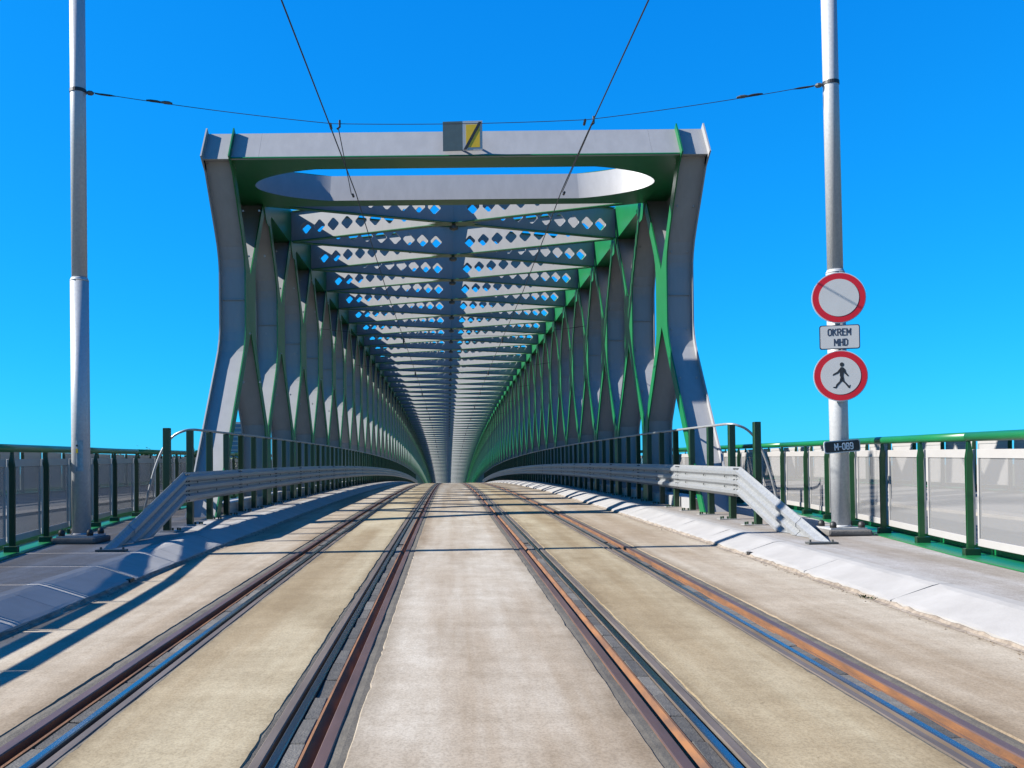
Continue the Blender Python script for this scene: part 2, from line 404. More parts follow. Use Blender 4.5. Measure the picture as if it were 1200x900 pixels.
# ---- pavements and outer footpaths
for s in (-1, 1):
    bm = bmesh.new(); long_prof(bm, [(s * x, z) for x, z in ((4.32, -.3), (4.32, .184), (5.0, .192), (6.75, .205), (6.75, -.3))], YS)
    struct(bobj('pavement', bm, M['pave']))
    bm = bmesh.new(); long_prof(bm, [(s * x, z) for x, z in ((6.76, -.5), (6.76, .15), (9.3, .20), (9.3, -.5))], yrange(-14, 130)); struct(bobj('footpath', bm, M['asphalt']))
    bm = bmesh.new(); long_prof(bm, [(s * x, z) for x, z in ((9.31, -.5), (9.31, .26), (9.75, .27), (9.75, -.5))], yrange(-14, 130)); struct(bobj('path_edge', bm, M['light_strip']))
    bm = bmesh.new(); long_prof(bm, [(s * x, z) for x, z in ((9.76, -.5), (9.76, .25), (13.1, .45), (13.1, -.5))], yrange(-14, 130)); struct(bobj('footpath', bm, mat('footpath_pale', (0.20, 0.195, 0.19), 0.9, var=0.15, scale=1.0, bump=0.2, bscale=90)))

# ================================================================= TRUSS BRIDGE
B = 3.95; Y0 = 19.6; NB = 66; XI, XO = 4.93, 5.50; ZB, ZT = 7.91, 8.63; ZC = 5.10; HB = B / 2
YEND = Y0 + NB * B
bridge = tag(empty('truss_bridge', (0, Y0, zr(Y0))), 'long grey and green steel lattice truss bridge arching over the tram road', 'bridge')
BINV = Matrix.Translation((0, -Y0, -zr(Y0)))
def bpart(name, bm, mats, parent=None, smooth=False):
    """geometry given in world coordinates, stored relative to the bridge empty."""
    bmesh.ops.transform(bm, matrix=BINV, verts=bm.verts[:])
    return bobj(name, bm, mats, parent or bridge, smooth)
def smax(a, b, k=.35):
    h = max(k - abs(a - b), 0) / k
    return max(a, b) + h * h * k * .25
def hw_out(dz): return smax(.54, .73 * abs(dz) - .18, .3)
def hw_in(dz): return max(0.0, .73 * (abs(dz) - .68))
ZLOW = -0.2
def brace_meshes(end=False):
    """side lattice X: two webs + inner and outer flange. local: y 0..B, x 0 (inner face) .. XO-XI, z above road."""
    zs = [ZLOW + (ZB + .02 - ZLOW) * i / 30 for i in range(31)]
    zs = sorted(set([round(z, 3) for z in zs] + [round(ZC + d, 3) for d in (-.68, .68, -.76, .76, -.62, .62)]))
    D = XO - XI
    def edges(z):
        dz = z - ZC
        o_ = hw_out(dz); i_ = hw_in(dz)
        o_f = o_                                   # front side may run on past the node on the end frame
        o_ = min(o_, HB - .004)
        if o_ - i_ < .32: i_ = o_ - .32
        lim = HB - .004 - .32
        i_ = min(i_, lim)
        i_f = i_ if not end else max(0, min(hw_in(dz), o_f - .33))
        if not end or dz > 0: o_f = o_ if not end else min(o_f, HB + .12)
        if end and dz > 0: i_f = i_
        if abs(dz) < .68: i_ = i_f = 0.0
        return o_f, i_f, o_, i_
    def flange(x0, x1):
        bm = bmesh.new(); prev = None
        for z in zs:
            of, inf, o_, i_ = edges(z)
            row = []
            for x in (x0, x1):
                row.append([bm.verts.new((x, HB - of, z)), bm.verts.new((x, HB - inf, z)), bm.verts.new((x, HB + i_, z)), bm.verts.new((x, HB + o_, z))])
            if prev:
                for k in (0, 1):
                    a, b_ = prev[k], row[k]
                    bm.faces.new((a[0], a[1], b_[1], b_[0])); bm.faces.new((a[2], a[3], b_[3], b_[2]))
                for j in range(4):
                    bm.faces.new((prev[0][j], prev[1][j], row[1][j], row[0][j]))
            prev = row
        bmesh.ops.remove_doubles(bm, verts=bm.verts[:], dist=1e-4)
        # drop the doubled inner walls inside the closed stem
        return bm
    def webs():
        bm = bmesh.new()
        for side in (0, 1):
            prev = None
            for z in zs:
                of, inf, o_, i_ = edges(z)
                y = HB - (of - .155) if side == 0 else HB + (o_ - .155)
                t = .015
                ring = [bm.verts.new(p) for p in ((.0, y - t, z), (D, y - t, z), (D, y + t, z), (.0, y + t, z))]
                if prev:
                    for i in range(4): bm.faces.new((prev[i], prev[(i + 1) % 4], ring[(i + 1) % 4], ring[i]))
                prev = ring
        # diaphragm lip in the waist
        box(bm, .03, D - .03, HB - .54 + .10, HB - .54 + .15, ZC - .008, ZC + .008)
        return bm
    out = []
    for nm, g in (('web', webs), ('inner_flange', lambda: flange(-.03, .0)), ('outer_flange', lambda: flange(D, D + .03))):
        bm = g(); me = bpy.data.meshes.new(nm); bmesh.ops.recalc_face_normals(bm, faces=bm.faces[:])
        out.append((nm, bm))
    return out
def finish(nm, bm, m, mirror):
    me = bpy.data.meshes.new(nm)
    if mirror:
        for v in bm.verts: v.co.x = -v.co.x
    bmesh.ops.recalc_face_normals(bm, faces=bm.faces[:])
    bm.to_mesh(me); bm.free(); me.materials.append(m); return me
SB = {}
for mirror in (False, True):
    for end in (False, True):
        SB[(mirror, end)] = [(nm, finish(nm, bm, {'web': M['grey_steel'], 'inner_flange': M['green'], 'outer_flange': M['grey_steel']}[nm], mirror)) for nm, bm in brace_meshes(end)]
def bayloc(k):
    yc = Y0 + (k + .5) * B
    return yc
for k in range(NB):
    yc = bayloc(k); th = math.atan(slope(yc))
    for mirror in (False, True):
        s = -1 if mirror else 1
        parts = SB[(mirror, k == 0)]
        web = newobj('side_brace', parts[0][1], None, bridge)
        mw = Matrix.Translation((s * XI, yc, zr(yc))) @ Matrix.Rotation(th, 4, 'X') @ Matrix.Translation((0, -HB, 0))
        web.matrix_local = BINV @ mw
        for nm, me in parts[1:]:
            newobj(nm, me, None, web)

# bolt heads on the near braces
bm = bmesh.new()
for z in (3.1, 4.3, 6.1, 7.0):
    yb_ = HB - (min(hw_out(z - ZC), HB - .004) - .155) - .015
    for x in (.10, .47): tube(bm, [(x, yb_, z), (x, yb_ - .03, z)], .022, 8)
bolt_r = finish('web_bolts', bm.copy(), M['zinc'], False); bolt_l = finish('web_bolts', bm, M['zinc'], True)
for o in [q for q in bridge.children if q.name.startswith('side_brace')][:24]:
    newobj('web_bolts', bolt_l if o.matrix_local.translation.x < 0 else bolt_r, None, o)['kind'] = 'stuff'

# chords
yc_s = [Y0 + .62] + [Y0 + B * i for i in range(1, NB + 1)]
for s in (-1, 1):
    for ztop, ysq in ((ZT, [Y0 + .62, Y0 + 3.64]), (8.95, [Y0 + 3.645] + yc_s[1:])):
        bm = bmesh.new(); long_prof(bm, [(s * (XI + .002), ZB), (s * (XO - .002), ZB), (s * (XO - .002), ztop), (s * (XI + .002), ztop)], ysq)
        for f in bm.faces:
            if abs(f.calc_center_median().x) < XI + .05 or f.calc_center_median().z < ZB + zr(f.calc_center_median().y) + .1: f.material_index = 1
        bpart('top_chord', bm, [M['grey_steel'], M['green']])
    bm = bmesh.new(); long_prof(bm, [(s * (XO - .03), 6.95), (s * (XO - .004), 6.95), (s * (XO - .004), ZB - .002), (s * (XO - .03), ZB - .002)], [Y0 + 1.15] + yc_s[1:])
    bpart('chord_side_plate', bm, M['grey_steel'])
    bm = bmesh.new(); long_prof(bm, [(s * (XI + .035), -1.3), (s * (XO - .035), -1.3), (s * (XO - .035), .42), (s * (XI + .035), .42)], [Y0 - .4] + yc_s[1:])
    bpart('bottom_chord', bm, M['grey_steel'])

# roof bracing: X of pierced webs
ZR0, ZR1 = 8.00, 8.90
def roof_meshes():
    bw = bmesh.new(); bf = bmesh.new(); t = .014
    ends = [(-XI, 0.0), (XI, 0.0), (-XI, B), (XI, B)]
    for ex, ey in ends:
        p0 = Vector((0, HB, 0)); p1 = Vector((ex, ey, 0)); L = (p1 - p0).length; d = (p1 - p0) / L; n = Vector((-d.y, d.x, 0))
        NCELL = 10; a0 = .36; a1 = L - .28; cw = (a1 - a0) / NCELL
        def P(a, z, side): return p0 + d * a + n * (t * side) + Vector((0, 0, z))
        def quad(a, b_, z0, z1):
            for side in (-1, 1): bw.faces.new([bw.verts.new(P(q, z, side)) for q, z in ((a, z0), (b_, z0), (b_, z1), (a, z1))])
        quad(0, a0, ZR0, ZR1); quad(a1, L - .0, ZR0, ZR1)
        zc = ZR0 + .385; hz = .385
        quad(a0, a1, zc + hz, ZR1)
        for i in range(NCELL):
            ac = a0 + cw * (i + .5); hr = .185; ch = .028
            # rounded diamond: truncated corners
            dia = [(hr, -ch), (hr, ch), (ch, hr), (-ch, hr), (-hr, ch), (-hr, -ch), (-ch, -hr), (ch, -hr)]
            outer = [(cw / 2, -hz), (cw / 2, hz), (-cw / 2, hz), (-cw / 2, -hz)]
            for side in (-1, 1):
                V = lambda a, z: bw.verts.new(P(ac + a, zc + z, side))
                h2 = cw / 2
                bw.faces.new([V(*dia[1]), V(h2, ch), V(h2, hz), V(ch, hz), V(*dia[2])])
                bw.faces.new([V(*dia[3]), V(-ch, hz), V(-h2, hz), V(-h2, ch), V(*dia[4])])
                bw.faces.new([V(*dia[5]), V(-h2, -ch), V(-h2, -hz), V(-ch, -hz), V(*dia[6])])
                bw.faces.new([V(*dia[7]), V(ch, -hz), V(h2, -hz), V(h2, -ch), V(*dia[0])])
                bw.faces.new([V(*dia[2]), V(ch, hz), V(-ch, hz), V(*dia[3])]); bw.faces.new([V(*dia[6]), V(-ch, -hz), V(ch, -hz), V(*dia[7])])
                bw.faces.new([V(*dia[0]), V(h2, -ch), V(h2, ch), V(*dia[1])]); bw.faces.new([V(*dia[4]), V(-h2, ch), V(-h2, -ch), V(*dia[5])])
            for j in range(8):
                q0, q1 = dia[j], dia[(j + 1) % 8]
                bw.faces.new([bw.verts.new(P(ac + q0[0], zc + q0[1], -1)), bw.verts.new(P(ac + q1[0], zc + q1[1], -1)), bw.verts.new(P(ac + q1[0], zc + q1[1], 1)), bw.verts.new(P(ac + q0[0], zc + q0[1], 1))])
        Mx = Matrix.Translation(p0) @ Matrix(((d.x, n.x, 0, 0), (d.y, n.y, 0, 0), (0, 0, 1, 0), (0, 0, 0, 1)))
        box(bf, .13, L - .05, -.085, .085, ZR0 - .022, ZR0, Mx); box(bf, .13, L - .05, -.085, .085, ZR1, ZR1 + .02, Mx)
    # node gusset plates
    for z in (ZR0 - .026, ZR1 + .024):
        v = [bf.verts.new((x, HB + y, z)) for x, y in ((-.75, 0), (-.3, -.22), (.3, -.22), (.75, 0), (.3, .22), (-.3, .22))]
        bf.faces.new(v)
    mw = bpy.data.meshes.new('roof_brace'); bw.to_mesh(mw); bw.free(); mw.materials.append(M['grey_steel'])
    bmesh.ops.recalc_face_normals(bf, faces=bf.faces[:])
    mf = bpy.data.meshes.new('roof_flange'); bf.to_mesh(mf); bf.free(); mf.materials.append(M['green'])
    bm = bmesh.new()
    tube(bm, [(0, HB, ZR0 - .01), (0, HB, ZR0 - .08)], .05, 8); tube(bm, [(0, HB, ZR0 - .08), (0, HB, ZR0 - .10), (0, HB, ZR0 - .17), (0, HB, ZR0 - .20)], [.07, .125, .125, .07], 12)
    ml = bpy.data.meshes.new('node_casing'); bmesh.ops.recalc_face_normals(bm, faces=bm.faces[:]); bm.to_mesh(ml); bm.free(); ml.materials.append(M['bolt'])
    return mw, mf, ml
RW, RF, RL = roof_meshes()
for k in range(1, NB):
    yc = bayloc(k); th = math.atan(slope(yc))
    o = newobj('roof_brace', RW, None, bridge)
    o.matrix_local = BINV @ Matrix.Translation((0, yc, zr(yc))) @ Matrix.Rotation(th, 4, 'X') @ Matrix.Translation((0, -HB, 0))
    newobj('flange', RF, None, o)
    if k < 30: newobj('node_casing', RL, None, o)
# green haunch plates where bracing meets the side wall
for s in (-1, 1):
    bm = bmesh.new()
    v = [bm.verts.new((0, y, z)) for y, z in ((-.55, 0), (.55, 0), (.16, -.42), (-.16, -.42))]
    bm.faces.new(v); r_ = bmesh.ops.extrude_face_region(bm, geom=bm.faces[:]); bmesh.ops.translate(bm, verts=[q for q in r_['geom'] if isinstance(q, bmesh.types.BMVert)], vec=(s * -.02, 0, 0))
    bmesh.ops.recalc_face_normals(bm, faces=bm.faces[:])
    me = bpy.data.meshes.new('haunch_plate'); bm.to_mesh(me); bm.free(); me.materials.append(M['green'])
    for k in range(1, 40):
        y = Y0 + k * B
        o = newobj('haunch_plate', me, None, bridge); o.matrix_local = BINV @ Matrix.Translation((s * (XI - .034), y, zr(y) + ZB + .01)) @ Matrix.Rotation(math.atan(slope(y)), 4, 'X')

# portal box with the long oval opening
zp = zr(Y0); YF0, YF1, YR = Y0 - .03, Y0 + .43, Y0 + 3.62; YCH = Y0 + 1.93
def hy(x):
    t = (abs(x) - 3.15) / 1.62
    if t <= 0: return 1.20
    if t >= 1: return 0
    return 1.20 * (.72 * math.sqrt(1 - t * t) + .28 * (1 - t))
xs = sorted(set([-XI + .003, XI - .003] + [3.15 * i / 6 for i in range(-6, 7)] + [sg * (3.15 + 1.62 * math.sin(math.pi / 2 * i / 10)) for sg in (-1, 1) for i in range(0, 11)]))
def hole_plate(z, yf, yr_, rear_shift):
    bm = bmesh.new()
    for a, b_ in zip(xs, xs[1:]):
        for sg in (-1, 1):
            e = yf if sg < 0 else yr_
            def inner(x): return YCH + sg * hy(x) + (rear_shift if sg > 0 else 0) * (1 if hy(x) > 0 else .5)
            pa, pb = (a, inner(a)), (b_, inner(b_))
            if hy(a) == 0: pa = (a, YCH + rear_shift * .5)
            if hy(b_) == 0: pb = (b_, YCH + rear_shift * .5)
            bm.faces.new([bm.verts.new((x, y, z)) for x, y in ((a, e), (b_, e), pb, pa)])
    bmesh.ops.remove_doubles(bm, verts=bm.verts[:], dist=1e-4)
    return bm
RS = .30
portal = empty('portal_beam'); portal.parent = bridge; portal.matrix_local = BINV
bobj('soffit_plate', hole_plate(zp + ZB, YF0, YR, 0.0), M['green'], portal)
bobj('top_plate', hole_plate(zp + ZT, YF1, YR, RS), M['grey_steel'], portal)
bm = bmesh.new()                                   # walls of the opening
for sg in (-1, 1):
    for a, b_ in zip(xs, xs[1:]):
        if hy(a) == 0 and hy(b_) == 0: continue
        f = lambda x, top: YCH + sg * hy(x) + (RS * top if sg > 0 else 0) if hy(x) > 0 else YCH + RS * .5 * top
        bm.faces.new([bm.verts.new(p) for p in ((a, f(a, 0), zp + ZB), (b_, f(b_, 0), zp + ZB), (b_, f(b_, 1), zp + ZT), (a, f(a, 1), zp + ZT))])
bmesh.ops.remove_doubles(bm, verts=bm.verts[:], dist=1e-4)
ow = bobj('opening_wall', bm, M['grey_steel'], portal)
for p in ow.data.polygons: p.use_smooth = abs(p.center.x) > 3.15
bm = bmesh.new(); bm.faces.new([bm.verts.new(p) for p in ((-XI, YR, zp + ZB), (XI, YR, zp + ZB), (XI, YR, zp + ZT), (-XI, YR, zp + ZT))]); bobj('rear_plate', bm, M['grey_steel'], portal)
tn = Vector((0, -(ZT - ZB), (YF1 - YF0))).normalized(); tu = Vector((0, YF1 - YF0, ZT - ZB)).normalized(); LF = Vector((0, YF1 - YF0, ZT - ZB)).length
def face_pt(x, a, out): return Vector((x, YF0, zp + ZB)) + tu * a + tn * out
def on_face_box(bm, x0, x1, a0, a1, o0, o1):
    v = [bm.verts.new(face_pt(x, a, o_)) for o_ in (o0, o1) for a in (a0, a1) for x in (x0, x1)]
    for f in ((0, 2, 3, 1), (4, 5, 7, 6), (0, 1, 5, 4), (2, 6, 7, 3), (0, 4, 6, 2), (1, 3, 7, 5)): bm.faces.new([v[i] for i in f])
for x0, x1 in ((-XO, -4.3), (-4.297, 4.297), (4.3, XO)):
    bm = bmesh.new(); on_face_box(bm, x0, x1, 0, LF, -.03, 0); bobj('front_plate', bm, M['grey_steel'], portal)
bm = bmesh.new(); on_face_box(bm, -4.9, 4.9, -.004, .03, .0, .02); bobj('lower_edge', bm, M['green'], portal)
for s in (-1, 1):
    for x in (XI, XO):
        bm = bmesh.new(); on_face_box(bm, s * (x + (0 if x == XO else -.03)), s * (x + (.03 if x == XO else 0)), -.06, LF + .03, -.3, .13)
        bobj('fin_plate', bm, M['green'] if x == XI else M['grey_steel'], portal)
    bm = bmesh.new(); box(bm, s * XI, s * XO, YF1, YF1 + .4, zp + ZT - .02, zp + ZT - .004); bobj('cap_plate', bm, M['grey_steel'], portal)
    bm = bmesh.new(); box(bm, s * (XI + .003), s * (XO - .003), YF0 + .03, Y0 + .61, zp + ZB + .001, zp + ZB + .03); bobj('corner_soffit', bm, M['grey_steel'], portal)

# board fixed on the portal: grey panel + yellow panel with a black stroke
board = tag(empty('portal_board', (0.16, YF0 - .03, zp + ZB + .42), (0, 0, R(-3))), 'small board with dark grey half and yellow half crossed by black stroke on portal beam', 'sign board')
def bd(name, x0, x1, z0, z1, y0, y1, m):
    bm = bmesh.new(); box(bm, x0, x1, y0, y1, z0, z1); return bobj(name, bm, m, board)
bd('grey_panel', -.43, .0, -.31, .33, -.03, .0, M['teal_grey']); bd('pale_panel', .003, .43, -.31, .33, -.03, .0, M['sign_white']); bd('yellow_field', .075, .375, -.25, .25, -.036, -.03, M['yellow'])
bm = bmesh.new(); v = [bm.verts.new(p) for p in ((.015, -.041, -.30), (.085, -.041, -.30), (.42, -.041, .30), (.35, -.041, .30))]; bm.faces.new(v)
r_ = bmesh.ops.extrude_face_region(bm, geom=bm.faces[:]); bmesh.ops.translate(bm, verts=[q for q in r_['geom'] if isinstance(q, bmesh.types.BMVert)], vec=(0, .005, 0)); bobj('black_stroke', bm, M['sign_black'], board)
for q in (-.25, .2): bd('bracket', q - .02, q + .02, -.1, -.06, 0, .22, M['bolt'])

# ================================================================= GUARDRAILS
PSP = 1.333
TH = [(0, .0), (.018, .012), (.075, .055), (.075, .105), (.018, .148), (.018, .172), (.075, .215), (.075, .265), (.018, .308), (.018, .332), (.075, .375), (.075, .425), (.018, .468), (.0, .50)]
def thrie(bm, pts, s, off=0.0, th=.006):
    """three-wave beam; pts: list of (y, z of lower edge above road). face towards the road."""
    prof = [(-a, b_) for a, b_ in TH] + [(-a + th, b_) for a, b_ in reversed(TH)]
    rings = []
    for y, z in pts:
        rings.append([bm.verts.new((s * (4.785 + a - off), y, zr(y) + z + b_ * 1.04)) for a, b_ in prof])
    n = len(prof)
    for r0, r1 in zip(rings, rings[1:]):
        for i in range(n): bm.faces.new((r0[i], r0[(i + 1) % n], r1[(i + 1) % n], r1[i]))
    bm.faces.new(rings[0][::-1]); bm.faces.new(rings[-1])
ZL = .62
for s in (-1, 1):
    nm = 'beside the shaded kerb' if s < 0 else 'beside the sunlit kerb'
    gr = tag(empty('guardrail', (s * 4.8, 15.5, zr(15.5) + .19)), 'galvanised three-wave guardrail on dark green posts ' + nm, 'guardrail')
    GI = Matrix.Translation((-s * 4.8, -15.5, -(zr(15.5) + .19)))
    def gp(name, bm, m, parent=None, smooth=False):
        bmesh.ops.transform(bm, matrix=GI, verts=bm.verts[:]); return bobj(name, bm, m, parent or gr, smooth)
    # beam lengths
    y = 15.5; i = 0
    while y < 128:
        L = 4.0 if y < 80 else 12.0
        ys = [y, y + .08] + [y + L * q / 4 for q in (1, 2, 3)] + [y + L + (.12 if y < 80 else 0)]
        bm = bmesh.new()
        # each length laps over the next: its near end stands slightly proud
        rings = [(yy, ZL) for yy in ys]
        thrie(bm, rings, s, off=.004 if i % 2 else 0.0)
        bo = gp('beam', bm, M['galv'])
        if y < 50:
            bm = bmesh.new()
            for dy in (.04, .20):
                for hz in (.035, .125, .195, .285, .355, .465):
                    yy = y + dy
                    tube(bm, [(s * 4.775, yy, zr(yy) + ZL + hz * 1.04), (s * 4.715, yy, zr(yy) + ZL + hz * 1.04)], .014, 6)
            gp('splice_bolts', bm, M['bolt'], bo)['kind'] = 'stuff'
        y += L; i += 1
    # sloping end in two lengths
    def term(y):   # lower edge height on the ramp
        return ZL - (15.5 - y) * .265
    for (ya, yb, off) in ((15.52, 12.9, .006), (13.25, 11.6, -.004)):
        bm = bmesh.new(); pts = [(ya + (yb - ya) * q / 6, term(ya + (yb - ya) * q / 6)) for q in range(7)]
        thrie(bm, pts, s, off=off)
        bmesh.ops.bisect_plane(bm, geom=bm.verts[:] + bm.edges[:] + bm.faces[:], plane_co=(0, 12.5, zr(12.5) + .192), plane_no=(0, -.02, 1), clear_inner=True)
        gp('sloping_end', bm, M['galv'])
    bm = bmesh.new(); box(bm, s * 4.42, s * 4.80, 11.70, 11.84, zr(11.7) + .19, zr(11.7) + .215); ft = gp('foot_plate', bm, M['bolt'])
    for q in (4.46, 4.75):
        bm = bmesh.new(); tube(bm, [(s * q, 11.77, zr(11.7) + .216), (s * q, 11.77, zr(11.7) + .245)], .016, 6); gp('bolt', bm, M['bolt'], ft)
    # posts
    def post_mesh():
        bm = bmesh.new(); box(bm, -.055, .055, -.055, .055, 0, 1.70); bevel(bm, .006); return bm
    pm = post_mesh(); me = bpy.data.meshes.new('post'); pm.to_mesh(me); pm.free(); me.materials.append(M['dgreen'])
    bm = bmesh.new(); box(bm, -s * .26, s * .09, -.09, .09, 0, .012); bevel(bm, .003)
    mb = bpy.data.meshes.new('base_plate'); bm.to_mesh(mb); bm.free(); mb.materials.append(M['zinc'])
    bm = bmesh.new()
    for q in (-.22, -.16, -.10):
        tube(bm, [(s * q, -.03 if q != -.16 else .045, .012), (s * q, -.03 if q != -.16 else .045, .055)], .017, 6)
    mbo = bpy.data.meshes.new('bolt_set'); bmesh.ops.recalc_face_normals(bm, faces=bm.faces[:]); bm.to_mesh(mbo); bm.free(); mbo.materials.append(M['dgreen'])
    bm = bmesh.new(); tube(bm, [(-s * .06, 0, 0), (-s * .075, 0, 0)], .018, 6)
    mbb = bpy.data.meshes.new('beam_bolt'); bmesh.ops.recalc_face_normals(bm, faces=bm.faces[:]); bm.to_mesh(mbb); bm.free(); mbb.materials.append(M['bolt'])
    for k in range(86):
        y = 14.93 + PSP * k
        o = newobj('post', me, None, gr); o.location = GI @ Vector((s * 4.87, y, zr(y) + .19)); 
        if k < 22:
            newobj('base_plate', mb, None, o); newobj('bolt_set', mbo, None, o)['kind'] = 'stuff'
            if k > 0:
                for hz in (.16, .33):
                    c = newobj('beam_bolt', mbb, None, gr); c.location = GI @ Vector((s * 4.80, y, zr(y) + ZL + hz * 1.04))
    # pipe along the post tops, bent down at its end
    pts = [(5.80, 16.45, .24), (5.74, 16.44, .50), (5.63, 16.43, .95), (5.52, 16.42, 1.30), (5.38, 16.41, 1.60), (5.20, 16.40, 1.80), (5.0, 16.4, 1.89), (4.88, 16.55, 1.91), (4.86, 16.9, 1.91)]
    # smooth with Catmull-Rom
    P = [Vector((s * x, yy, zr(yy) + z)) for x, yy, z in pts]; SM = []
    for a in range(len(P) - 1):
        p0, p1, p2, p3 = P[max(a - 1, 0)], P[a], P[a + 1], P[min(a + 2, len(P) - 1)]
        for q in range(4):
            t = q / 4; SM.append(.5 * ((2 * p1) + (p2 - p0) * t + (2 * p0 - 5 * p1 + 4 * p2 - p3) * t * t + (3 * p1 - p0 - 3 * p2 + p3) * t ** 3))
    SM.append(P[-1]); SM += [Vector((s * 4.86, yy, zr(yy) + 1.91)) for yy in [17.6 + 1.333 * q for q in range(82)]]
    bm = bmesh.new(); tube(bm, SM, .024, 8); gp('top_pipe', bm, M['galv'], smooth=True)
    bm = bmesh.new(); box(bm, s * 5.76, s * 5.86, 16.40, 16.50, zr(16.4) + .19, zr(16.4) + .36); gp('pipe_socket', bm, M['galv'])

# ================================================================= RAILINGS
def poly_at(path, dist):
    for a, b_ in zip(path, path[1:]):
        L = (Vector(b_) - Vector(a)).length
        if dist <= L: return Vector(a).lerp(Vector(b_), dist / L), (Vector(b_) - Vector(a)).normalized()
        dist -= L
    return Vector(path[-1]), (Vector(path[-1]) - Vector(path[-2])).normalized()
RH = 1.34; LB = 1.42
def rail_kit(s, L=LB, solid=False):
    """one bay in local coords: x along the railing (away from camera), y towards outside, z up."""
    K = {}
    def mk(name, bm, m):
        me = bpy.data.meshes.new(name); bmesh.ops.recalc_face_normals(bm, faces=bm.faces[:]); bm.to_mesh(me); bm.free(); me.materials.append(m); K[name] = me
    o_ = -s                     # local +y is left of travel; outside is -y on the right-hand side
    bm = bmesh.new()
    prof = [(0, .0), (0, 1.10), (.03, 1.20), (.045, 1.30), (.095, 1.30), (.15, 1.13), (.13, 1.06), (.13, .0)]
    for xa in (-.022, .010):                      # two thin plates side by side
        va = [bm.verts.new((xa, o_ * (y * .52 + .03), z)) for y, z in prof]; vb = [bm.verts.new((xa + .012, o_ * (y * .52 + .03), z)) for y, z in prof]
        bm.faces.new(va); bm.faces.new(vb[::-1])
        for i in range(len(prof)): bm.faces.new((va[i], va[(i + 1) % 8], vb[(i + 1) % 8], vb[i]))
    box(bm, -.010, .010, o_ * .045, o_ * .085, .02, 1.05)
    mk('post', bm, M['dgreen'] if s < 0 else M['green_post_lit'])  # light and shade put into the colour: darker green on the shaded railing
    bm = bmesh.new(); box(bm, -.04, .04, o_ * -.01, o_ * .16, 0, .09); bevel(bm, .005); mk('post_foot', bm, M['dgreen'])
    e = .055
    bm = bmesh.new(); box(bm, e, L - e, o_ * .12, o_ * .15, 1.10, 1.20); bevel(bm, .004); mk('top_bar', bm, M['white'])
    bm = bmesh.new(); box(bm, e, L - e, o_ * .12, o_ * .15, .12, .205); bevel(bm, .004); mk('bottom_bar', bm, M['white'])
    bm = bmesh.new(); box(bm, e, e + .035, o_ * .121, o_ * .149, .206, 1.099); mk('side_bar', bm, M['white'])
    bm = bmesh.new(); box(bm, e + .036, L - e - .036, o_ * .133, o_ * .137, .206, 1.099); mk('panel', bm, M['mesh'] if not solid else M['panelgrey'])
    return K
M['green_post_lit'] = mat('sunlit_toned_green_steel', (0.003, 0.075, 0.018), 0.4, var=0.15, scale=3)  # same post paint, made brighter to stand for the sun on it
def railing(s, path, base_z, label, nb, solid=False, detail=True):
    x0, y0 = path[0]
    root = tag(empty('railing', (x0, y0, zr(y0) + base_z)), label, 'railing')
    OFF = Vector(root.location)
    K = rail_kit(s, LB, solid)
    hp = []
    for k in range(nb + 1):
        p, d = poly_at(path, k * LB); q, _ = poly_at(path, (k + 1) * LB)
        d = (q - p).normalized() if (q - p).length > .1 else d
        ang = math.atan2(d.y, d.x); z = zr(p.y) + base_z
        o = newobj('post', K['post'], None, root); o.location = Vector((p.x, p.y, z)) - OFF; o.rotation_euler = (0, 0, ang)
        newobj('post_foot', K['post_foot'], None, o)
        nrm = Vector((-d.y, d.x)) * (-s)
        hp.append(Vector((p.x, p.y, z + RH)) + Vector((nrm.x, nrm.y, 0)) * .065 - OFF)
        if k < nb:
            sl = math.atan2(zr(q.y) - zr(p.y), LB)
            bay = newobj('panel', K['panel'], None, root); bay.location = Vector((p.x, p.y, z)) - OFF
            bay.rotation_euler = (0, -sl, ang)
            for nm in ('top_bar', 'bottom_bar', 'side_bar'): newobj(nm, K[nm], None, bay)
            c = newobj('side_bar', K['side_bar'], None, bay); c.location = (LB - .145, 0, 0)
    # handrail in lengths of three bays with a fine joint
    k = 0
    while k < nb:
        e = min(k + 3, nb); seg = [v.copy() for v in hp[k:e + 1]]
        dd = (seg[1] - seg[0]).normalized(); seg[0] = seg[0] + dd * .004; dd = (seg[-1] - seg[-2]).normalized(); seg[-1] = seg[-1] - dd * .004
        bm = bmesh.new(); tube(bm, seg, .052, 14); bobj('handrail', bm, M['green'], root, smooth=True); k = e
    # green base profile on the ground
    bm = bmesh.new(); pp = []
    n = len(hp); fr = []
    for k in range(n):
        p = hp[k]; a = hp[max(k - 1, 0)]; c = hp[min(k + 1, n - 1)]; t = (c - a).normalized()
        nr = Vector((t.y, -t.x, 0)).normalized() * s     # outwards
        pp.append(Vector((p.x, p.y, p.z - RH)) + nr * -.065); fr.append((nr, Vector((0, 0, 1))))
    sweep(bm, pp, [(-.10, .002), (.34, .002), (.34, .10), (.325, .10), (.325, .014), (-.10, .014)], fr)
    bobj('base_profile', bm, M['green'], root)
    return root
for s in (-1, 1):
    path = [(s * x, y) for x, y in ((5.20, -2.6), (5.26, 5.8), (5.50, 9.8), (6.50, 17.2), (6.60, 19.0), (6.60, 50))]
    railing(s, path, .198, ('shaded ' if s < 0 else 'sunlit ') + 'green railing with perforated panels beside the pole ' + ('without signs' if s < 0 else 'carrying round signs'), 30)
    path = [(s * 12.6, 16.5), (s * 12.6, 60)]
    railing(s, path, .455, 'distant outer railing with solid pale panels behind the ' + ('shaded' if s < 0 else 'sunlit') + ' perforated railing', 24, solid=True)

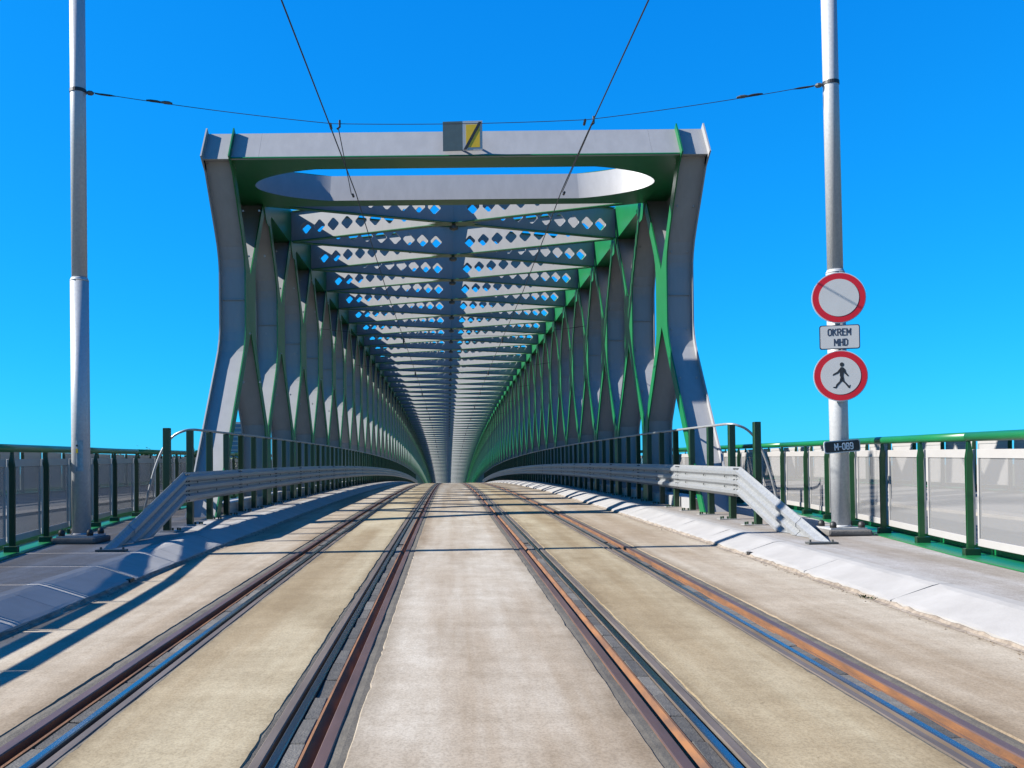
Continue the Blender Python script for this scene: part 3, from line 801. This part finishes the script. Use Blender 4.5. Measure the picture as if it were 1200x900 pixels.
# ================================================================= POLES
ZPOLE = 0.195
def pole(s, lean):
    root = tag(empty('traction_pole', (s * (5.40 if s > 0 else 5.50), 13.0, zr(13) + ZPOLE)), 'tall galvanised tram wire pole ' + ('without signs beside the shaded railing' if s < 0 else 'carrying the round road signs'), 'pole')
    bm = bmesh.new(); box(bm, -.31, .31, -.31, .31, 0, .085); bevel(bm, .03, 2); bobj('pedestal', bm, M['pedestal'], root)
    bm = bmesh.new(); box(bm, -.255, .255, -.255, .255, .085, .11); bobj('base_plate', bm, M['galv_pole'], root)
    for a in (-1, 1):
        for b_ in (-1, 1):
            bm = bmesh.new(); tube(bm, [(a * .20, b_ * .2, .11), (a * .2, b_ * .2, .15), (a * .2, b_ * .2, .185), (a * .2, b_ * .2, .2)], [.045, .048, .038, .012], 10); bobj('bolt_cap', bm, M['black'], root, smooth=True)
    # slightly leaning two-piece shaft
    def ax(z): return Vector((lean * z, 0, z))
    zj = 3.78
    bm = bmesh.new(); tube(bm, [ax(.11), ax(zj)], .128, 28); bobj('lower_shaft', bm, M['galv_pole'], root, smooth=True)
    bm = bmesh.new(); tube(bm, [ax(zj - .02), ax(zj + .03)], [.132, .114], 28); bobj('joint_collar', bm, M['galv_pole'], root, smooth=True)
    bm = bmesh.new(); tube(bm, [ax(zj + .02), ax(9.2)], .108, 28); bobj('upper_shaft', bm, M['galv_pole'], root, smooth=True)
    for nm_, z_, r_ in (('weld_ring', 1.2, .1295),):
        bm = bmesh.new(); tube(bm, [ax(.112), ax(.14)], [.15, .130], 24); bobj('weld_ring', bm, M['galv_pole'], root, smooth=True)
    if s < 0:
        # access cover with a lock and a yellow sticker, on the road-facing side
        bm = bmesh.new(); n = 12; a0, a1 = R(-100), R(-55); rows = []
        for iz in range(9):
            z = 1.02 + .44 * iz / 8; rows.append([bm.verts.new(ax(z) + Vector((math.cos(a0 + (a1 - a0) * q / n) * .1315, math.sin(a0 + (a1 - a0) * q / n) * .1315, 0))) for q in range(n + 1)])
        for r0, r1 in zip(rows, rows[1:]):
            for q in range(n): bm.faces.new((r0[q], r0[q + 1], r1[q + 1], r1[q]))
        cov = bobj('access_cover', bm, M['galv'], root, smooth=True)
        bm = bmesh.new(); box(bm, -.014, .014, -.143, -.128, 1.28, 1.34, Matrix.Translation((lean * 1.3, 0, 0))); bobj('sticker', bm, M['yellow'], cov)
        bm = bmesh.new(); tube(bm, [(lean * 1.38, -.128, 1.385), (lean * 1.38, -.143, 1.385)], .015, 8); bobj('lock', bm, M['black'], cov)
    # strap for the span wire
    za = 6.50
    bm = bmesh.new(); tube(bm, [ax(za), ax(za + .05)], .117, 24); st = bobj('wire_strap', bm, M['wire'], root)
    return root, Vector(root.location) + ax(za + .025)
PL, AL = pole(-1, -0.006)
PR, AR = pole(1, -0.004)

# ================================================================= ROAD SIGNS ON THE POLE
def disc(bm, r, y0, y1, n=48):
    a = [bm.verts.new((r * math.cos(2 * math.pi * i / n), y0, r * math.sin(2 * math.pi * i / n))) for i in range(n)]
    b_ = [bm.verts.new((r * math.cos(2 * math.pi * i / n), y1, r * math.sin(2 * math.pi * i / n))) for i in range(n)]
    bm.faces.new(a); bm.faces.new(b_[::-1])
    for i in range(n): bm.faces.new((a[i], a[(i + 1) % n], b_[(i + 1) % n], b_[i]))
def clampband(root, z=0):
    bm = bmesh.new(); tube(bm, [(0, .21, z - .02), (0, .21, z + .02)], .137, 20); bobj('clamp', bm, M['galv'], root)
    bm = bmesh.new(); box(bm, -.05, .05, .012, .10, z - .02, z + .02); bobj('bracket', bm, M['galv'], root)
def round_sign(loc, rz, label):
    root = tag(empty('road_sign', loc, (0, 0, rz)), label, 'road sign')
    bm = bmesh.new(); disc(bm, .362, -.005, .012); bobj('plate', bm, M['sign_edge'], root)
    bm = bmesh.new(); disc(bm, .350, -.0085, -.0055); bobj('red_ring', bm, M['sign_red'], root)
    bm = bmesh.new(); disc(bm, .266, -.0125, -.009); bobj('white_field', bm, M['sign_white'], root)
    clampband(root); return root
def rrect(bm, w_, h_, r, y0, y1):
    pts = []
    for cx, cz, a0 in ((w_ - r, h_ - r, 0), (-w_ + r, h_ - r, 90), (-w_ + r, -h_ + r, 180), (w_ - r, -h_ + r, 270)):
        for k in range(5): pts.append((cx + r * math.cos(R(a0 + 22.5 * k)), cz + r * math.sin(R(a0 + 22.5 * k))))
    a = [bm.verts.new((x, y0, z)) for x, z in pts]; b_ = [bm.verts.new((x, y1, z)) for x, z in pts]
    bm.faces.new(a); bm.faces.new(b_[::-1]); n = len(pts)
    for i in range(n): bm.faces.new((a[i], a[(i + 1) % n], b_[(i + 1) % n], b_[i]))
GL = {'O': [[(.15, 0), (.45, 0), (.6, .2), (.6, .8), (.45, 1), (.15, 1), (0, .8), (0, .2), (.15, 0)]], 'K': [[(0, 0), (0, 1)], [(.56, 1), (.03, .45)], [(.2, .6), (.6, 0)]],
      'R': [[(0, 0), (0, 1), (.42, 1), (.57, .86), (.57, .66), (.42, .5), (0, .5)], [(.3, .5), (.6, 0)]], 'E': [[(.52, 0), (0, 0), (0, 1), (.52, 1)], [(0, .52), (.44, .52)]],
      'M': [[(0, 0), (0, 1), (.35, .38), (.7, 1), (.7, 0)]], 'H': [[(0, 0), (0, 1)], [(.58, 0), (.58, 1)], [(0, .52), (.58, .52)]], 'D': [[(0, 0), (0, 1), (.36, 1), (.58, .78), (.58, .22), (.36, 0), (0, 0)]],
      '-': [[(.05, .48), (.4, .48)]], '0': [[(.14, 0), (.42, 0), (.56, .2), (.56, .8), (.42, 1), (.14, 1), (0, .8), (0, .2), (.14, 0)]],
      '8': [[(.14, 0), (.42, 0), (.56, .14), (.56, .4), (.42, .53), (.14, .53), (0, .4), (0, .14), (.14, 0)], [(.14, .53), (.03, .65), (.03, .88), (.15, 1), (.41, 1), (.53, .88), (.53, .65), (.42, .53)]],
      '9': [[(.04, .1), (.14, 0), (.42, 0), (.56, .16), (.56, .86), (.42, 1), (.14, 1), (0, .86), (0, .58), (.14, .45), (.56, .45)]]}
def lettering(text, h, m, parent, loc, wd=.17, sx=.80):
    """plain stroke capitals, centred on loc, standing in the x-z plane."""
    wds = [max(p[0] for st in GL[c] for p in st) for c in text]; gap = .30
    total = sum(wds) + gap * (len(text) - 1); x0 = -total / 2
    bm = bmesh.new(); lay = 0
    for c, w_ in zip(text, wds):
        for st in GL[c]:
            for (ax_, az), (bx, bz) in zip(st, st[1:]):
                a = Vector(((ax_ + x0) * h * sx, 0, (az - .5) * h)); b_ = Vector(((bx + x0) * h * sx, 0, (bz - .5) * h))
                d = (b_ - a).normalized(); n = Vector((-d.z, 0, d.x)) * wd * h / 2; e = d * wd * h * .42
                y0 = -.0004 * (lay % 5); lay += 1
                q = [a - e + n, b_ + e + n, b_ + e - n, a - e - n]
                f = [bm.verts.new((v.x, y0, v.z)) for v in q]; g = [bm.verts.new((v.x, .0015, v.z)) for v in q]
                bm.faces.new(f); bm.faces.new(g[::-1])
                for k in range(4): bm.faces.new((f[k], f[(k + 1) % 4], g[(k + 1) % 4], g[k]))
        x0 += w_ + gap
    o = bobj('lettering', bm, m, parent); o.location = loc; return o
PX, PY = 5.35, 13.0 - .21
def at_h(z): return (PX - .004 * z, PY, zr(13) + ZPOLE + z)
HS1, HSP, HS2, HN = 3.37, 2.81, 2.26, 1.26
round_sign(at_h(HS1), R(-13), 'round white road sign with red rim and empty centre on the pole')
sp = tag(empty('sign_plate', at_h(HSP), (0, 0, R(-13))), 'small white plate lettered OKREM MHD between the two round signs', 'sign plate')
bm = bmesh.new(); rrect(bm, .268, .172, .03, -.004, .012); bobj('plate', bm, M['sign_ink'], sp)
bm = bmesh.new(); rrect(bm, .255, .159, .024, -.0075, -.0045); bobj('white_field', bm, M['sign_white'], sp)
lettering('OKREM', .088, M['sign_ink'], sp, (-.005, -.0095, .070)); lettering('MHD', .088, M['sign_ink'], sp, (.015, -.0095, -.075)); clampband(sp)
ps = round_sign(at_h(HS2), R(-13), 'round red rimmed sign with black walking figure on the pole')
# walking figure, cut as one flat symbol
def sym(polys, parent, m, y):
    bm = bmesh.new()
    for poly in polys:
        f = bm.faces.new([bm.verts.new((x, y, z)) for x, z in poly]); 
    r_ = bmesh.ops.extrude_face_region(bm, geom=bm.faces[:]); bmesh.ops.translate(bm, verts=[q for q in r_['geom'] if isinstance(q, bmesh.types.BMVert)], vec=(0, -.0015, 0))
    return bobj('walking_figure', bm, m, parent)
head = [(.018 + .028 * math.cos(R(30 * k)), .158 + .031 * math.sin(R(30 * k))) for k in range(12)]
body = [(.0, .122), (.036, .118), (.046, .06), (.036, .0), (.038, -.03), (-.002, -.03), (-.012, .0), (-.012, .06)]
arm_l = [(.008, .122), (-.012, .1), (-.045, .058), (-.10, .026), (-.108, .002), (-.036, .030), (-.006, .062)]
arm_r = [(.034, .119), (.062, .088), (.074, .042), (.107, -.002), (.092, -.012), (.052, .03), (.040, .062)]
leg_l = [(-.006, -.028), (.034, -.028), (.012, -.085), (-.035, -.135), (-.062, -.178), (-.105, -.168), (-.10, -.155), (-.072, -.155), (-.058, -.118), (-.018, -.08)]
leg_r = [(.008, -.028), (.040, -.028), (.048, -.075), (.092, -.128), (.112, -.145), (.118, -.130), (.126, -.135), (.116, -.178), (.102, -.178), (.052, -.112), (.014, -.078)]
sym([head, body, arm_l, arm_r, leg_l, leg_r], ps, M['sign_black'], -.0135)
npl = tag(empty('number_plate', at_h(HN), (R(0), R(-4), R(6))), 'narrow black plate lettered M-089 low on the pole', 'number plate')
bm = bmesh.new(); rrect(bm, .27, .088, .035, -.004, .012); bobj('plate', bm, M['sign_edge'], npl)
bm = bmesh.new(); rrect(bm, .256, .074, .028, -.0075, -.0045); bobj('black_field', bm, M['sign_black'], npl)
lettering('M-089', .085, M['letter_white'], npl, (.02, -.0095, -.002)); clampband(npl)

# ================================================================= WIRES
WX, WZ = 1.83, 6.02
YW = 13.0
SY = lambda: 0
lz = zr(YW) + 6.21
Lp = Vector((-WX - .02, YW, lz)); Rp = Vector((WX + .0, YW, lz + .02))
span = tag(empty('span_wire', (0, YW, lz)), 'thin span wire stretched between the two poles above the road', 'wire')
def sp_tube(name, pts, r, parent, off, m=None, n=6):
    bm = bmesh.new(); tube(bm, [Vector(p) - off for p in pts], r, n); return bobj(name, bm, m or M['wire'], parent)
def sag(a, b_, d, n=10): return [Vector(a).lerp(Vector(b_), i / n) - Vector((0, 0, d * 4 * (i / n) * (1 - i / n))) for i in range(n + 1)]
SO = Vector(span.location)
sp_tube('wire', sag(AL + Vector((.11, 0, 0)), Lp, .03) + sag(Lp, Rp, .03)[1:] + sag(Rp, AR - Vector((.11, 0, 0)), .03)[1:], .0048, span, SO)
for A, sg, Q in ((AL, 1, Lp), (AR, -1, Rp)):
    d = (Q - A).normalized()
    for t, L, r_, m_ in ((.13, .10, .036, 'bolt'), (.25, .30, .015, 'wire'), (1.00, .22, .019, 'wire'), (1.22, .16, .025, 'bolt')):
        sp_tube('insulator', [A + d * t, A + d * (t + L * .3), A + d * (t + L * .7), A + d * (t + L)], [r_ * .5, r_, r_, r_ * .4], span, SO, M[m_], 8)
def contact(s):
    root = tag(empty('contact_wire', (s * WX, YW, zr(YW) + 5.65)), 'overhead tram wire above the track beside the ' + ('shaded' if s < 0 else 'sunlit') + ' kerb', 'wire')
    O = Vector(root.location)
    ys = [-6, 0, 4, 8, 10.5, 13, 15.5, 18] + [20 + 3.95 * i for i in range(1, 60)]
    wz = lambda y: zr(y) + 6.02 - .36 * min(1, max(0, (y - 13) / 9)) if y > 13 else zr(y) + 6.02 + (13 - y) * .006
    sp_tube('wire', [(s * (WX + .012 * max(0, 13 - y) if y < 14 else WX - .06), y, wz(y)) for y in ys], .0095, root, O)
    # hanger: clamp on the span wire, short link and drop rod to the wire
    q = Lp if s < 0 else Rp
    sp_tube('clamp', [q + Vector((.10, 0, .05)), q + Vector((.10, 0, -.05)), q + Vector((.06, 0, -.08))], .016, root, O)
    sp_tube('clamp', [q + Vector((-.03, -.05, -.02)), q + Vector((-.03, .06, -.05))], .020, root, O)
    yb = 15.6
    sp_tube('drop_rod', [q + Vector((.08, 0, -.06)), (s * WX - .03, yb, wz(yb) + .02)], .007, root, O)
    sp_tube('clamp', [(s * WX - .0, yb - .06, wz(yb)), (s * WX - .0, yb + .06, wz(yb))], .022, root, O)
    for k in range(3, 34, 3):
        y = Y0 + k * B + HB
        sp_tube('insulator', [(s * WX, y - .02, wz(y) + .03), (s * WX, y, wz(y) + .16)], [.03, .04], root, O, M['wire'])
        sp_tube('clamp', [(s * WX, y - .1, wz(y)), (s * WX, y + .1, wz(y))], .03, root, O)
contact(-1); contact(1)
for k in range(3, 34, 3):
    y = Y0 + k * B + HB; z = zr(y) + 5.90
    o = empty('span_wire', (0, y, z)); OO = Vector(o.location)
    tag(o, 'thin wire strung across between the side lattices inside the truss', 'wire', 'cross wires inside the truss')
    sp_tube('wire', sag((-XI + .6, y, z + .25), (-WX, y, z), 0, 3) + sag((-WX, y, z), (WX, y, z), 0, 3)[1:] + sag((WX, y, z), (XI - .6, y, z + .25), 0, 3)[1:], .006, o, OO)
    for s in (-1, 1): sp_tube('insulator', [(s * (XI - .6), y, z + .25), (s * (XI - .02), y, z + .33)], .012, o, OO)

# ================================================================= FAR THINGS
def tree_meshes(seed, h, rad):
    rnd = random.Random(seed); bt = bmesh.new()
    tube(bt, [(0, 0, 0), (.1, .05, h * .3), (0, .1, h * .6), (.1, 0, h * .88)], [.28, .22, .14, .04], 8)
    for k in range(9):
        a = rnd.uniform(0, 6.28); z0 = h * rnd.uniform(.28, .65); L = rad * rnd.uniform(.6, .95)
        tube(bt, [(0, 0, z0), (L * .5 * math.cos(a), L * .5 * math.sin(a), z0 + L * .35), (L * math.cos(a), L * math.sin(a), z0 + L * .6)], [.10, .06, .02], 6)
    bc = bmesh.new(); cl = []
    for k in range(38):
        u = rnd.uniform(.25, 1.0); a = rnd.uniform(0, 6.28); rr = rad * math.sin(math.pi * min(.98, u * .92)) ** .7 * math.sqrt(rnd.uniform(.1, 1))
        cl.append((Vector((rr * math.cos(a), rr * math.sin(a), h * u)), rnd.uniform(.5, 1.1)))
    for c, q in cl:
        for i in range(170):
            p = c + Vector((rnd.gauss(0, 1), rnd.gauss(0, 1), rnd.gauss(0, .8))) * q * .48
            n = Vector((rnd.gauss(0, 1), rnd.gauss(0, 1), rnd.gauss(0, 1))).normalized(); t = n.orthogonal().normalized() * rnd.uniform(.12, .24); b_ = n.cross(t) * .6
            bc.faces.new([bc.verts.new(p + v) for v in (t, b_, -t, -b_)])
    mt = bpy.data.meshes.new('trunk'); bt.to_mesh(mt); bt.free(); mt.materials.append(M['bark'])
    mc = bpy.data.meshes.new('crown'); bc.to_mesh(mc); bc.free(); mc.materials.append(M['leaf'])
    return mt, mc
TM = [tree_meshes(1, 15, 3.6), tree_meshes(2, 14, 4.2)]
for i, (x, y, k, sc) in enumerate(((-39.5, 118, 0, 0.99), (-36, 122, 1, 1.0), (-33.5, 118, 0, .98), (-44, 124, 1, 1.0), (-49, 126, 0, .98), (-30, 124, 1, 0.98))):
    o = tag(empty('tree', (x, y, -11), (0, 0, i * 1.3)), 'green tree on the far bank, its top just above the shaded railing', 'tree', 'trees on the far bank'); o.scale = (sc,) * 3
    newobj('trunk', TM[k][0], None, o); newobj('crown', TM[k][1], None, o)
bl_ = tag(empty('tower_block', (-148, 640, -11)), 'distant blue glass tower block seen past the truss foot', 'building')
bm = bmesh.new(); box(bm, -9, 9, -9, 9, 0, 46); bobj('wall', bm, M['facade'], bl_)
for fz in range(14):
    bm = bmesh.new(); box(bm, -8.4, 8.4, -9.12, -9.0, 2 + fz * 3.1, 4.2 + fz * 3.1); bobj('window', bm, M['glassblue'], bl_)
# weed in the gutter
wd = tag(empty('weed', (3.70, 8.55, zr(8.55))), 'small green weed growing at the foot of the sunlit kerb', 'weed')
bm = bmesh.new(); rnd = random.Random(3)
for i in range(16):
    a = rnd.uniform(0, 6.28); L = rnd.uniform(.03, .075); p = Vector((rnd.uniform(-.03, .03), rnd.uniform(-.09, .09), 0)); d = Vector((math.cos(a), math.sin(a), .7)).normalized() * L; q = Vector((-d.y, d.x, 0)) * .22
    bm.faces.new([bm.verts.new(v) for v in (p, p + d * .5 + q, p + d, p + d * .5 - q)])
bobj('leaves', bm, M['leaf'], wd)
